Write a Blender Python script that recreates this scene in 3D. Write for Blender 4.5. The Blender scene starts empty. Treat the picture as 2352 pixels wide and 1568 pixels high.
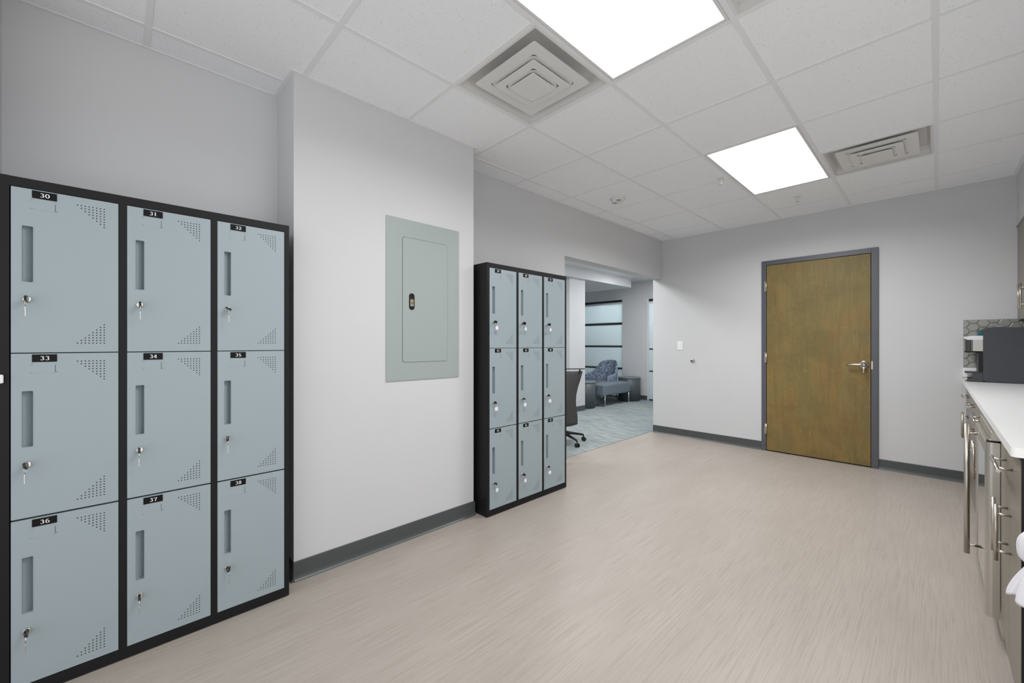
import bpy, bmesh, math, random
from mathutils import Vector, Matrix
random.seed(7)
R = math.radians
PI = math.pi
SC = bpy.context.scene
COL = SC.collection

# ------------------------------------------------------------------ camera
FPX = 942.25
cam_d = bpy.data.cameras.new('camera')
cam_d.sensor_fit = 'HORIZONTAL'; cam_d.sensor_width = 36.0
cam_d.lens = FPX / 2352 * 36.0
cam_d.shift_x = -1.9 / 2352; cam_d.shift_y = 4.7 / 2352
cam_d.clip_start = 0.02; cam_d.clip_end = 60
cam = bpy.data.objects.new('camera', cam_d); COL.objects.link(cam)
cam.location = (0, 0, 1.235)
cam.rotation_euler = (PI / 2, 0, 0.8019)
SC.camera = cam

# ------------------------------------------------------------------ world, exposure
w = bpy.data.worlds.new('world'); SC.world = w; w.use_nodes = True
w.node_tree.nodes['Background'].inputs[0].default_value = (1.0, 1.0, 1.0, 1)
w.node_tree.nodes['Background'].inputs[1].default_value = 0.52
SC.view_settings.view_transform = 'Standard'
SC.view_settings.look = 'None'
SC.view_settings.exposure = 1.36
SC.view_settings.gamma = 1.0
SC.view_settings.use_curve_mapping = False
SC.cycles.max_bounces = 14
SC.cycles.diffuse_bounces = 10
PANEL_GLOW = .6         # glow of the diffuser sheet itself
LAMP_NEAR, LAMP_FAR = 9.5, 15.0   # watts of each fixture
SPREAD = 160
LOUNGE_FILL = 12.0

# ------------------------------------------------------------------ measurements (metres, camera above the origin)
CEIL = 2.643
XW, XB, XO = -2.628, -2.324, -2.763        # niche wall, wall bump, lounge side of the left wall
YB1, YB2, YO, YK = .664, 1.854, 3.275, 5.406
YN = -.332                                  # near end of the locker niche
GX, GY, T = -1.834, .712, .61               # ceiling grid origin and pitch
XR, XS = .80, .466                          # right wall, soffit face
YREAR = -1.6

# ------------------------------------------------------------------ materials
def srgb(r, g, b):
    f = lambda c: (c / 255 / 12.92) if c / 255 <= .04045 else ((c / 255 + .055) / 1.055) ** 2.4
    return (f(r), f(g), f(b), 1)

def mat(name, col, rough=.5, metal=0, spec=.5, coat=0, emit=None, estr=0, trans=0, ior=None, alpha=1):
    m = bpy.data.materials.new(name); m.use_nodes = True
    b = m.node_tree.nodes['Principled BSDF']
    b.inputs['Base Color'].default_value = col
    b.inputs['Roughness'].default_value = rough
    b.inputs['Metallic'].default_value = metal
    b.inputs['Specular IOR Level'].default_value = spec
    b.inputs['Coat Weight'].default_value = coat
    b.inputs['Transmission Weight'].default_value = trans
    if ior: b.inputs['IOR'].default_value = ior
    b.inputs['Alpha'].default_value = alpha
    if emit:
        b.inputs['Emission Color'].default_value = emit
        b.inputs['Emission Strength'].default_value = estr
    return m

class NG:
    """small node-graph helper"""
    def __init__(s, m):
        s.m = m; s.t = m.node_tree; s.b = s.t.nodes['Principled BSDF']
        s.tc = s.t.nodes.new('ShaderNodeTexCoord')
    def n(s, kind, **kw):
        o = s.t.nodes.new(kind)
        for k, v in kw.items():
            if k in o.inputs: o.inputs[k].default_value = v
            else: setattr(o, k, v)
        return o
    def l(s, a, b): s.t.links.new(a, b)
    def mapped(s, scale, rot=(0, 0, 0), src='Object'):
        mp = s.n('ShaderNodeMapping'); mp.inputs['Scale'].default_value = scale
        mp.inputs['Rotation'].default_value = rot
        s.l(s.tc.outputs[src], mp.inputs['Vector']); return mp.outputs[0]
    def noise(s, vec, scale, detail=4, rough=.5, dist=0):
        o = s.n('ShaderNodeTexNoise'); o.inputs['Scale'].default_value = scale
        o.inputs['Detail'].default_value = detail; o.inputs['Roughness'].default_value = rough
        o.inputs['Distortion'].default_value = dist
        s.l(vec, o.inputs['Vector']); return o.outputs['Fac']
    def ramp(s, fac, stops, interp='LINEAR'):
        o = s.n('ShaderNodeValToRGB'); cr = o.color_ramp; cr.interpolation = interp
        while len(cr.elements) < len(stops): cr.elements.new(.5)
        for e, (p, c) in zip(cr.elements, stops): e.position = p; e.color = c
        s.l(fac, o.inputs[0]); return o.outputs[0]
    def mix(s, fac, a, b, blend='MIX'):
        o = s.n('ShaderNodeMix', data_type='RGBA', blend_type=blend)
        if isinstance(fac, (int, float)): o.inputs[0].default_value = fac
        else: s.l(fac, o.inputs[0])
        for q, v in ((6, a), (7, b)):
            if isinstance(v, tuple): o.inputs[q].default_value = v
            else: s.l(v, o.inputs[q])
        return o.outputs[2]
    def bump(s, h, strength=.2, dist=.002):
        o = s.n('ShaderNodeBump'); o.inputs['Strength'].default_value = strength
        o.inputs['Distance'].default_value = dist
        s.l(h, o.inputs['Height']); s.l(o.outputs[0], s.b.inputs['Normal'])

M = {}
def wall_paint(name, c):
    m = mat(name, c, .75, spec=.25); g = NG(m)
    v = g.mapped((1, 1, 1)); g.bump(g.noise(v, 260, 3), .08, .001)
    nz = g.noise(v, 1.3, 2)
    g.l(g.mix(g.ramp(nz, [(.3, (0, 0, 0, 1)), (.7, (1, 1, 1, 1))]), c, tuple(x * .97 for x in c[:3]) + (1,)), g.b.inputs['Base Color'])
    return m
M['wall'] = wall_paint('wall_paint', srgb(206, 207, 209))
M['soffit_trim'] = mat('soffit_trim_paint', srgb(170, 170, 168), .5)

def mk_tile():
    m = mat('ceiling_tile', srgb(243, 245, 248), .9, spec=.1); g = NG(m)
    v = g.mapped((1, 1, 1))
    vo = g.n('ShaderNodeTexVoronoi'); vo.inputs['Scale'].default_value = 95; vo.inputs['Randomness'].default_value = 1
    nv = g.n('ShaderNodeTexNoise'); nv.inputs['Scale'].default_value = 60; nv.inputs['Detail'].default_value = 2
    g.l(v, nv.inputs['Vector'])
    add = g.n('ShaderNodeVectorMath', operation='MULTIPLY_ADD')
    g.l(nv.outputs['Color'], add.inputs[0]); add.inputs[1].default_value = (.02, .02, .02); g.l(v, add.inputs[2])
    g.l(add.outputs[0], vo.inputs['Vector'])
    pit = g.ramp(vo.outputs['Distance'], [(.10, (1, 1, 1, 1)), (.20, (0, 0, 0, 1))])
    sel = g.ramp(g.noise(v, 34, 3, .6), [(.44, (0, 0, 0, 1)), (.53, (1, 1, 1, 1))])
    pm = g.mix(1.0, pit, sel, 'MULTIPLY')
    g.l(g.mix(pm, srgb(243, 245, 248), srgb(186, 186, 184)), g.b.inputs['Base Color'])
    inv = g.n('ShaderNodeMath', operation='SUBTRACT'); inv.inputs[0].default_value = 1; g.l(pm, inv.inputs[1])
    g.bump(inv.outputs[0], .3, .001)
    return m
M['tile'] = mk_tile()
M['grid'] = mat('ceiling_grid_metal', srgb(232, 233, 235), .45)
M['white_metal'] = mat('white_painted_metal', srgb(222, 222, 221), .4)
M['duct'] = mat('duct_metal', srgb(120, 122, 122), .5, .6)
M['light_on'] = mat('light_diffuser', (1, 1, 1, 1), .6, emit=(1, 1, 1, 1), estr=PANEL_GLOW)
M['light_far'] = mat('light_diffuser_far', (1, 1, 1, 1), .6, emit=(1, 1, 1, 1), estr=PANEL_GLOW)
M['lounge_fill_on'] = mat('lounge_fill_diffuser', (1, 1, 1, 1), .6, emit=(1, 1, 1, 1), estr=LOUNGE_FILL)

def mk_floor():
    base = srgb(188, 177, 167)
    m = mat('vinyl_floor', base, .42, spec=.35); g = NG(m)
    long_ = g.noise(g.mapped((150, 3.2, 1)), 1.0, 4, .6, .15)
    fine = g.noise(g.mapped((420, 9, 1)), 1.0, 3, .6)
    cloud = g.noise(g.mapped((3.5, .9, 1)), 1.4, 4, .55)
    c = g.mix(g.ramp(cloud, [(.3, (0, 0, 0, 1)), (.7, (1, 1, 1, 1))]), srgb(163, 154, 146), srgb(172, 164, 156))
    c = g.mix(g.ramp(long_, [(.36, (1, 1, 1, 1)), (.54, (0, 0, 0, 1))]), c, srgb(158, 149, 140))
    dark = g.ramp(fine, [(.28, (1, 1, 1, 1)), (.36, (0, 0, 0, 1))])
    c = g.mix(dark, c, srgb(132, 123, 114))
    lite = g.ramp(fine, [(.62, (0, 0, 0, 1)), (.72, (1, 1, 1, 1))])
    c = g.mix(lite, c, srgb(175, 167, 159))
    g.l(c, g.b.inputs['Base Color'])
    g.bump(long_, .05, .001)
    return m
M['floor'] = mk_floor()

def mk_carpet():
    m = mat('striated_carpet', srgb(130, 140, 145), .95, spec=.05); g = NG(m)
    a = g.noise(g.mapped((2.2, 38, 1)), 1.0, 3, .6, .2)
    b = g.noise(g.mapped((5, 85, 1), (0, 0, .02)), 1.0, 3, .6)
    t = g.noise(g.mapped((.7, .6, 1)), 1.0, 2)
    c = g.ramp(a, [(.32, srgb(84, 100, 110)), (.45, srgb(134, 148, 154)), (.56, srgb(186, 184, 174)), (.7, srgb(104, 126, 138))])
    c2 = g.ramp(b, [(.38, srgb(74, 92, 104)), (.5, srgb(156, 162, 160)), (.64, srgb(198, 196, 186))])
    c = g.mix(.5, c, c2)
    c = g.mix(g.ramp(t, [(.35, (0, 0, 0, 1)), (.65, (.5, .5, .5, 1))]), c, srgb(112, 134, 146))
    g.l(c, g.b.inputs['Base Color']); g.bump(b, .5, .004)
    return m
M['carpet'] = mk_carpet()
M['cove'] = mat('rubber_cove_base', srgb(74, 79, 79), .38, spec=.5)

def metal_paint(name, c, rough):
    m = mat(name, c, rough, spec=.5); g = NG(m)
    v = g.mapped((1, 1, 1)); g.bump(g.noise(v, 500, 2), .03, .0005)
    return m
M['locker_door'] = metal_paint('locker_door_paint', srgb(153, 166, 172), .42)
M['locker_body'] = metal_paint('locker_black_paint', srgb(24, 24, 26), .5)
M['locker_body'].node_tree.nodes['Principled BSDF'].inputs['Specular IOR Level'].default_value = .25
M['black'] = mat('black_gap', srgb(8, 8, 9), .6)
M['hole'] = mat('vent_hole_black', srgb(12, 13, 15), .8)
M['plate'] = mat('black_plate', srgb(10, 10, 11), .45, spec=.2)
M['ink'] = mat('white_digits', srgb(235, 235, 235), .5)
M['chrome'] = mat('chrome', srgb(215, 213, 208), .18, 1)
M['steel'] = mat('brushed_nickel', srgb(196, 190, 180), .3, 1)
M['key_black'] = mat('black_key_plastic', srgb(18, 18, 18), .3)
M['tag'] = mat('lilac_tag_plastic', srgb(222, 214, 232), .4)
M['panel'] = metal_paint('panel_grey_paint', srgb(158, 167, 165), .45)
M['brass'] = mat('brass', srgb(196, 160, 96), .3, 1)
M['frame'] = metal_paint('door_frame_paint', srgb(84, 86, 93), .4)

def mk_wood():
    m = mat('olive_stained_birch', srgb(122, 104, 64), .48, spec=.35); g = NG(m)
    v1 = g.mapped((14, 1, 1.1)); v2 = g.mapped((60, 1, 2.2)); v3 = g.mapped((1.9, 1, .8)); v4 = g.mapped((3.2, 1, 1.5))
    grain = g.noise(v1, 1.0, 5, .6, 1.6)
    fine = g.noise(v2, 1.4, 3, .6, .4)
    blot = g.noise(v3, 1.2, 3, .55, .4)
    ring = g.noise(v4, 1.6, 2, .5, 2.2)
    c = g.ramp(blot, [(.32, srgb(116, 102, 62)), (.46, srgb(127, 111, 65)), (.57, srgb(135, 109, 62)), (.70, srgb(128, 115, 74))])
    cloud = g.noise(g.mapped((2.6, 1, 2.4)), 1.3, 3, .6, .8)
    c = g.mix(g.ramp(cloud, [(.38, (.35, .35, .35, 1)), (.56, (0, 0, 0, 1))]), c, srgb(98, 86, 52))
    c = g.mix(g.ramp(grain, [(.38, (.28, .28, .28, 1)), (.55, (0, 0, 0, 1))]), c, srgb(100, 90, 54))
    c = g.mix(g.ramp(fine, [(.40, (.18, .18, .18, 1)), (.55, (0, 0, 0, 1))]), c, srgb(96, 86, 52))
    wv = g.n('ShaderNodeMath', operation='SINE'); mu = g.n('ShaderNodeMath', operation='MULTIPLY'); mu.inputs[1].default_value = 95
    g.l(ring, mu.inputs[0]); g.l(mu.outputs[0], wv.inputs[0])
    c = g.mix(g.ramp(wv.outputs[0], [(.75, (0, 0, 0, 1)), (1.0, (.14, .14, .14, 1))]), c, srgb(172, 156, 104))
    g.l(c, g.b.inputs['Base Color'])
    return m
M['wood'] = mk_wood()

def mk_cab():
    m = mat('taupe_laminate', srgb(126, 119, 109), .34, spec=.5); g = NG(m)
    a = g.noise(g.mapped((60, 60, 1.2)), 1.0, 3, .6)
    g.l(g.mix(g.ramp(a, [(.35, (0, 0, 0, 1)), (.65, (1, 1, 1, 1))]), srgb(116, 109, 100), srgb(132, 125, 115)), g.b.inputs['Base Color'])
    return m
M['cab'] = mk_cab()
M['counter'] = mat('white_quartz', srgb(244, 244, 244), .25)
M['stainless'] = mat('stainless_steel', srgb(200, 197, 190), .36, 1)
M['cooler_glass'] = mat('dark_cooler_glass', srgb(60, 58, 54), .06, .0, spec=1.0, coat=1)
M['hex'] = mat('grey_glazed_tile', srgb(140, 140, 135), .16, coat=.5)
M['grout'] = mat('grout', srgb(176, 175, 170), .8)
M['coffee'] = mat('charcoal_plastic', srgb(58, 60, 66), .42)
M['coffee_silver'] = mat('silver_plastic', srgb(206, 207, 210), .3, .4)
M['mirror'] = mat('polished_steel', srgb(150, 149, 144), .16, 1)
M['glass'] = mat('clear_glass', (1, 1, 1, 1), .02, trans=.85, ior=1.12, spec=1)
M['teal'] = mat('teal_plastic', srgb(30, 100, 112), .3)
M['white_plastic'] = mat('white_plastic', srgb(236, 236, 236), .35)
M['smoke_plastic'] = mat('detector_plastic', srgb(224, 224, 222), .5)
M['slot'] = mat('dark_slot', srgb(70, 70, 70), .7)
M['cloth'] = mat('white_cloth', srgb(225, 224, 230), .9, spec=.1)
M['frost'] = mat('frosted_glass', srgb(222, 231, 234), .2, spec=.7, coat=.5)
_t = M['frost'].node_tree; _tr = _t.nodes.new('ShaderNodeBsdfTranslucent'); _tr.inputs[0].default_value = srgb(226, 236, 239); _mx = _t.nodes.new('ShaderNodeMixShader'); _mx.inputs[0].default_value = .55
_t.links.new(_t.nodes['Principled BSDF'].outputs[0], _mx.inputs[1]); _t.links.new(_tr.outputs[0], _mx.inputs[2]); _t.links.new(_mx.outputs[0], _t.nodes['Material Output'].inputs[0])
M['clear_band'] = mat('clear_glass_band', srgb(52, 60, 62), .1, spec=.6)
M['win_frame'] = mat('black_window_frame', srgb(30, 38, 42), .35)
M['drum'] = mat('charcoal_drum_laminate', srgb(74, 80, 84), .45)
M['drum_top'] = mat('grey_drum_top', srgb(112, 124, 128), .4)
M['chair_shell'] = mat('grey_chair_shell', srgb(70, 70, 71), .6)
M['chair_black'] = mat('black_chair_plastic', srgb(20, 20, 21), .4)

def mk_fabric(name, c1, c2, sc, stretch):
    m = mat(name, c1, .9, spec=.1); g = NG(m)
    a = g.noise(g.mapped(stretch), sc, 3, .6, .3)
    g.l(g.mix(g.ramp(a, [(.42, (0, 0, 0, 1)), (.56, (1, 1, 1, 1))]), c1, c2), g.b.inputs['Base Color'])
    g.bump(a, .2, .002)
    return m
M['tweed'] = mk_fabric('blue_patterned_fabric', srgb(66, 82, 106), srgb(158, 172, 190), 1.0, (22, 22, 90))
M['blue'] = mk_fabric('plain_blue_grey_fabric', srgb(108, 119, 129), srgb(117, 128, 138), 200, (1, 1, 1))

# ------------------------------------------------------------------ mesh helpers
class MB:
    def __init__(s): s.bm = bmesh.new(); s.mats = []
    def _mi(s, m):
        if m not in s.mats: s.mats.append(m)
        return s.mats.index(m)
    def _tag(s, faces, m, smooth=False):
        i = s._mi(m)
        for f in faces: f.material_index = i; f.smooth = smooth
    def box(s, x0, y0, z0, x1, y1, z1, m, bev=0, seg=2, rot=None, about=None):
        vs = [s.bm.verts.new(p) for p in ((x0, y0, z0), (x1, y0, z0), (x1, y1, z0), (x0, y1, z0), (x0, y0, z1), (x1, y0, z1), (x1, y1, z1), (x0, y1, z1))]
        fs = [s.bm.faces.new([vs[i] for i in q]) for q in ((0, 3, 2, 1), (4, 5, 6, 7), (0, 1, 5, 4), (1, 2, 6, 5), (2, 3, 7, 6), (3, 0, 4, 7))]
        s._tag(fs, m)
        if rot is not None:
            bmesh.ops.rotate(s.bm, verts=vs, cent=about or ((x0 + x1) / 2, (y0 + y1) / 2, (z0 + z1) / 2), matrix=rot)
        if bev:
            es = list({e for f in fs for e in f.edges})
            r = bmesh.ops.bevel(s.bm, geom=es, offset=bev, segments=seg, affect='EDGES', profile=.5)
            s._tag(r['faces'], m)
        return s
    def tube(s, a, b, r, m, r2=None, seg=16, cap=True, smooth=True):
        a = Vector(a); b = Vector(b); d = (b - a)
        q = d.to_track_quat('Z', 'Y').to_matrix(); r2 = r if r2 is None else r2
        A = []; B = []
        for i in range(seg):
            t = 2 * PI * i / seg; o = Vector((math.cos(t), math.sin(t), 0))
            A.append(s.bm.verts.new(a + q @ (o * r))); B.append(s.bm.verts.new(b + q @ (o * r2)))
        fs = [s.bm.faces.new((A[i], A[(i + 1) % seg], B[(i + 1) % seg], B[i])) for i in range(seg)]
        s._tag(fs, m, smooth)
        if cap: s._tag([s.bm.faces.new(A[::-1]), s.bm.faces.new(B)], m)
        return s
    def path(s, pts, r, m, seg=8):
        """round bar along a polyline"""
        P = [Vector(p) for p in pts]; rings = []
        for i, p in enumerate(P):
            d = (P[min(i + 1, len(P) - 1)] - P[max(i - 1, 0)]).normalized()
            q = d.to_track_quat('Z', 'Y').to_matrix()
            rr = r[i] if isinstance(r, (list, tuple)) else r
            rings.append([s.bm.verts.new(p + q @ Vector((math.cos(2 * PI * k / seg) * rr, math.sin(2 * PI * k / seg) * rr, 0))) for k in range(seg)])
        fs = []
        for A, B in zip(rings, rings[1:]):
            # align ring starts
            off = min(range(seg), key=lambda o: sum((A[k].co - B[(k + o) % seg].co).length for k in range(seg)))
            fs += [s.bm.faces.new((A[k], A[(k + 1) % seg], B[(k + 1 + off) % seg], B[(k + off) % seg])) for k in range(seg)]
        s._tag(fs, m, True)
        s._tag([s.bm.faces.new(rings[0][::-1]), s.bm.faces.new(rings[-1])], m)
        return s
    def torus(s, c, r, rr, m, axis='X', seg=24, seg2=8):
        c = Vector(c); G = []
        for i in range(seg):
            t = 2 * PI * i / seg; row = []
            for k in range(seg2):
                p = 2 * PI * k / seg2; q = r + rr * math.cos(p); h = rr * math.sin(p)
                v = {'X': (h, q * math.cos(t), q * math.sin(t)), 'Y': (q * math.cos(t), h, q * math.sin(t)), 'Z': (q * math.cos(t), q * math.sin(t), h)}[axis]
                row.append(s.bm.verts.new(c + Vector(v)))
            G.append(row)
        s._tag([s.bm.faces.new((G[i][k], G[(i + 1) % seg][k], G[(i + 1) % seg][(k + 1) % seg2], G[i][(k + 1) % seg2])) for i in range(seg) for k in range(seg2)], m, True)
        return s
    def lathe(s, c, prof, m, seg=32, axis='Z', smooth=True, sx=1, sy=1):
        """prof: list of (radius, height)"""
        c = Vector(c); rings = []
        for r, h in prof:
            row = []
            for i in range(seg):
                t = 2 * PI * i / seg; a, b = r * math.cos(t) * sx, r * math.sin(t) * sy
                row.append(s.bm.verts.new(c + Vector({'Z': (a, b, h), 'X': (h, a, b), 'Y': (a, h, b)}[axis])))
            rings.append(row)
        fs = [s.bm.faces.new((A[i], A[(i + 1) % seg], B[(i + 1) % seg], B[i])) for A, B in zip(rings, rings[1:]) for i in range(seg)]
        s._tag(fs, m, smooth)
        s._tag([s.bm.faces.new(rings[0][::-1]), s.bm.faces.new(rings[-1])], m)
        return s
    def prism(s, pts, off, m, smooth=False):
        """closed 3-D polygon pushed along the vector off"""
        off = Vector(off); A = [s.bm.verts.new(p) for p in pts]; B = [s.bm.verts.new(Vector(p) + off) for p in pts]
        n = len(A); s._tag([s.bm.faces.new(A[::-1]), s.bm.faces.new(B)], m)
        s._tag([s.bm.faces.new((A[i], A[(i + 1) % n], B[(i + 1) % n], B[i])) for i in range(n)], m, smooth)
        return s
    def quad(s, a, b, c, d, m):
        s._tag([s.bm.faces.new([s.bm.verts.new(p) for p in (a, b, c, d)])], m); return s
    def disc(s, c, r, m, seg=8, axis='X'):
        c = Vector(c); vs = []
        for i in range(seg):
            t = 2 * PI * i / seg; a, b = r * math.cos(t), r * math.sin(t)
            vs.append(s.bm.verts.new(c + Vector({'X': (0, a, b), 'Y': (a, 0, b), 'Z': (a, b, 0)}[axis])))
        s._tag([s.bm.faces.new(vs)], m); return s
    def grid(s, P, m, smooth=True, closed=False):
        G = [[s.bm.verts.new(p) for p in row] for row in P]
        nu = len(G); nv = len(G[0]); fs = []
        for i in range(nu - 1):
            for j in range(nv if closed else nv - 1):
                fs.append(s.bm.faces.new((G[i][j], G[i][(j + 1) % nv], G[i + 1][(j + 1) % nv], G[i + 1][j])))
        s._tag(fs, m, smooth); return s
    def build(s, name, parent=None, fix=True):
        if fix: bmesh.ops.recalc_face_normals(s.bm, faces=s.bm.faces)
        me = bpy.data.meshes.new(name); s.bm.to_mesh(me); s.bm.free()
        for m in s.mats: me.materials.append(m)
        o = bpy.data.objects.new(name, me); COL.objects.link(o)
        if parent is not None: o.parent = parent
        return o

def tag(o, label=None, cat=None, group=None, kind=None):
    if label: o['label'] = label
    if cat: o['category'] = cat
    if group: o['group'] = group
    if kind: o['kind'] = kind
    return o
def thing(name, loc, label, cat, group=None, rz=0):
    o = bpy.data.objects.new(name, None); COL.objects.link(o)
    o.empty_display_size = .05; o.location = loc; o.rotation_euler.z = rz
    return tag(o, label, cat, group)
def struct(o): o['kind'] = 'structure'; return o
def copy_tree(o, parent=None):
    c = o.copy(); COL.objects.link(c); c.parent = parent
    for ch in o.children: copy_tree(ch, c)
    return c

# ================================================================== SETTING
W = M['wall']; ZT = 2.72
b = MB(); b.box(XO - .02, YREAR, -.12, XR + .2, YK + .15, 0, M['floor']); struct(b.build('floor'))
b = MB(); b.box(-9.2, .4, -.12, XO - .022, 8.6, .004, M['carpet']); tag(struct(b.build('floor_lounge')))

b = MB()
b.box(XO, YREAR, 0, XB, YN, ZT, W); b.box(XO, YN, 0, XW, YB1, ZT, W); b.box(XO, YB1, 0, XB, YB2, ZT, W)
b.box(XO, YB2, 0, XW, YO, ZT, W); b.box(XO, YO, 2.127, XW, YK, ZT, W)
struct(b.build('wall_left'))

DX0, DX1, DZ = -1.368, -.453, 2.135          # door leaf
b = MB()
b.box(XO, YK, 0, DX0 - .02, YK + .14, ZT, W); b.box(DX1 + .02, YK, 0, XR + .2, YK + .14, ZT, W)
b.box(DX0 - .02, YK, DZ + .02, DX1 + .02, YK + .14, ZT, W)
struct(b.build('wall_back'))
b = MB(); b.box(XR, 1.75, 0, XR + .14, YK, ZT, W)
struct(b.build('wall_right'))
b = MB(); b.box(XS, 1.75, 2.215, XR, YK, ZT, W); struct(b.build('wall_soffit'))
b = MB(); b.box(XS - .006, 1.75, 2.203, XR, YK, 2.215, M['soffit_trim']); struct(b.build('trim_1'))

# ceiling: tiles by cell, bars of the grid between them
HB = .012
LIGHTS = [(1, 0), (1, 4)]            # each 1 x 2 cells
DIFF = [(0, 1), (2, 5), (2, 1)]
skip = {(i, j) for i, j in DIFF} | {(i, j + k) for i, j in LIGHTS for k in (0, 1)}
b = MB()
ci, cj = range(-2, 5), range(-6, 8)
for i in ci:
    for j in cj:
        if (i, j) in skip: continue
        x, y = GX + (i) * T, GY + j * T
        b.box(x + HB, y + HB, CEIL + .003, x + T - HB, y + T - HB, CEIL + .016, M['tile'])
ceiling = struct(b.build('ceiling'))
b = MB()
for i in range(-2, 6):
    x = GX + i * T; b.box(x - HB, GY - 6 * T, CEIL, x + HB, GY + 8 * T, CEIL + .03, M['grid'])
for j in range(-6, 9):
    y = GY + j * T
    for i in ci:
        if j - 1 in [q[1] for q in LIGHTS if q[0] == i]: continue
        x = GX + i * T; b.box(x + HB, y - HB, CEIL + .0003, x + T - HB, y + HB, CEIL + .03, M['grid'])
# perimeter angle
for q_, (x0, y0, x1, y1) in enumerate(((XW, YB2, XW + .02, YK), (XB, YB1, XB + .02, YB2), (XW, YN, XW + .02, YB1), (XW, YB1 - .02, XB + .02, YB1), (XW, YB2, XB + .02, YB2 + .02), (XW, YK - .02, XS, YK), (XS - .02, 1.75, XS, YK))):
    b.box(x0, y0, CEIL - .001 - q_ * .0002, x1, y1, CEIL + .002 + q_ * .0002, M['grid'])
b.build('ceiling_grid', ceiling)
b = MB(); b.box(XO, YREAR, ZT - .004, XR + .14, YK + .14, ZT + .1, M['white_metal']); b.build('plenum_cover', ceiling)

# cove bases
def cove(name, runs):
    b = MB()
    for (x0, y0), (x1, y1), (nx, ny) in runs:
        prof = [(0, 0), (.018, 0), (.016, .004), (.010, .010), (.0065, .018), (.005, .03), (.005, .096), (.003, .1), (0, .1)]
        pts = [(x0 + nx * d, y0 + ny * d, z) for d, z in prof]
        b.prism(pts, (x1 - x0, y1 - y0, 0), M['cove'])
    return struct(b.build(name))
cove('baseboard_left', [((XB, YREAR), (XB, YN), (1, 0)), ((XB, YB1), (XB, YB2), (1, 0)), ((XW, YB1), (XB + .012, YB1), (0, -1)), ((XW, YB2), (XB + .012, YB2), (0, 1)), ((XW, YB2), (XW, YO), (1, 0)), ((XW, YN), (XW, YB1), (1, 0)), ((XO, YO), (XW + .012, YO), (0, 1))])
cove('baseboard_back', [((XO, YK), (-1.418, YK), (0, -1)), ((-.398, YK), (.24, YK), (0, -1))])

# door with frame, hinges, lever
b = MB(); b.box(DX0 + .004, 5.392, .012, DX1 - .004, 5.436, DZ - .004, M['wood'], .002)
door = struct(b.build('door_1'))
b = MB(); F = M['frame']
for x0, x1 in ((-1.416, DX0), (DX1, -.399)): b.box(x0, 5.388, 0, x1, YK + .14, 2.186, F, .002)
b.box(DX0, 5.388, DZ, DX1, YK + .14, 2.186, F, .002)
b.box(DX0, 5.44, 0, DX0 + .015, 5.50, DZ, M['black']); b.box(DX1 - .015, 5.44, 0, DX1, 5.50, DZ, M['black'])
b.build('door_frame', door)
b = MB(); b.box(DX0 - .01, 5.45, 0.0, DX1 + .01, 5.47, DZ + .01, M['black']); b.build('door_backing', door)
for z in (1.895, 1.073, .252):
    b = MB(); b.tube((DX0 + .001, 5.384, z - .06), (DX0 + .001, 5.384, z + .06), .0085, M['steel']); b.box(DX0 - .018, 5.386, z - .058, DX0 + .001, 5.389, z + .058, M['steel'])
    for q in (-.02, .02): b.torus((DX0 + .001, 5.384, z + q), .0085, .0006, M['black'], 'Z', 12, 4)
    b.build('hinge', door)
b = MB(); hx, hz = -.508, 1.024
b.lathe((hx, 5.392, hz), [(.041, 0), (.041, -.006), (.036, -.012), (.019, -.014), (.018, -.045), (.014, -.05), (.013, -.064)], M['steel'], 32, 'Y')
b.path([(hx, 5.338, hz), (hx - .02, 5.333, hz), (hx - .06, 5.332, hz - .001), (hx - .11, 5.334, hz - .003), (hx - .128, 5.342, hz - .004)], [.013, .0125, .011, .0105, .009], M['steel'], 12)
b.torus((hx, 5.327, hz), .008, .0015, M['slot'], 'Y', 18, 6)
b.build('door_handle', door)
b = MB(); b.box(DX1 + .001, 5.386, .98, DX1 + .012, 5.3885, 1.06, M['steel']); b.build('strike_plate', door)

k = thing('door_key', (hx + .004, 5.335, hz), 'small metal key hanging from the lever lock of the brown wooden door', 'key')
b = MB(); b.box(-.0035, -.022, -.006, .0035, -.004, .006, M['steel'], .001); b.build('key_blade', k)
b = MB(); b.torus((0, -.02, -.012), .011, .0012, M['chrome'], 'Y', 20, 6); b.build('key_ring', k)
b = MB(); b.box(-.009, -.0215, -.043, .009, -.0185, -.023, M['steel'], .004); b.box(-.0035, -.021, -.078, .0035, -.019, -.04, M['steel'], .0008); b.build('spare_key', k)

# ================================================================== CEILING FIXTURES
def ceil_light(i, j, label, m, watts):
    x, y = GX + i * T, GY + j * T
    t = thing('ceiling_light', (x + T / 2, y + T, CEIL), label, 'ceiling light', 'flat panel ceiling lights')
    a, c = T / 2 - .014, T - .014
    e, f = a - .014, c - .018
    b = MB()
    for q in ((-a, -c, -e, c), (e, -c, a, c), (-e, -c, e, -f), (-e, f, e, c)): b.box(q[0], q[1], .001, q[2], q[3], .02, M['white_metal'], .001)
    b.build('frame', t)
    b = MB(); b.box(-e, -f, .004, e, f, .012, m); b.build('diffuser', t)
    ld = bpy.data.lights.new('lamp', 'AREA'); ld.shape = 'RECTANGLE'; ld.size = 2 * e; ld.size_y = 2 * f; ld.energy = watts; ld.spread = R(SPREAD)
    lo = bpy.data.objects.new('lamp', ld); COL.objects.link(lo); lo.parent = t; lo.location = (0, 0, .0025)
    return t
ceil_light(1, 0, 'larger lit white ceiling light panel cut off by the top of the picture', M['light_on'], LAMP_NEAR)
ceil_light(1, 4, 'lit white ceiling light panel nearer the brown wooden door', M['light_far'], LAMP_FAR)

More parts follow.
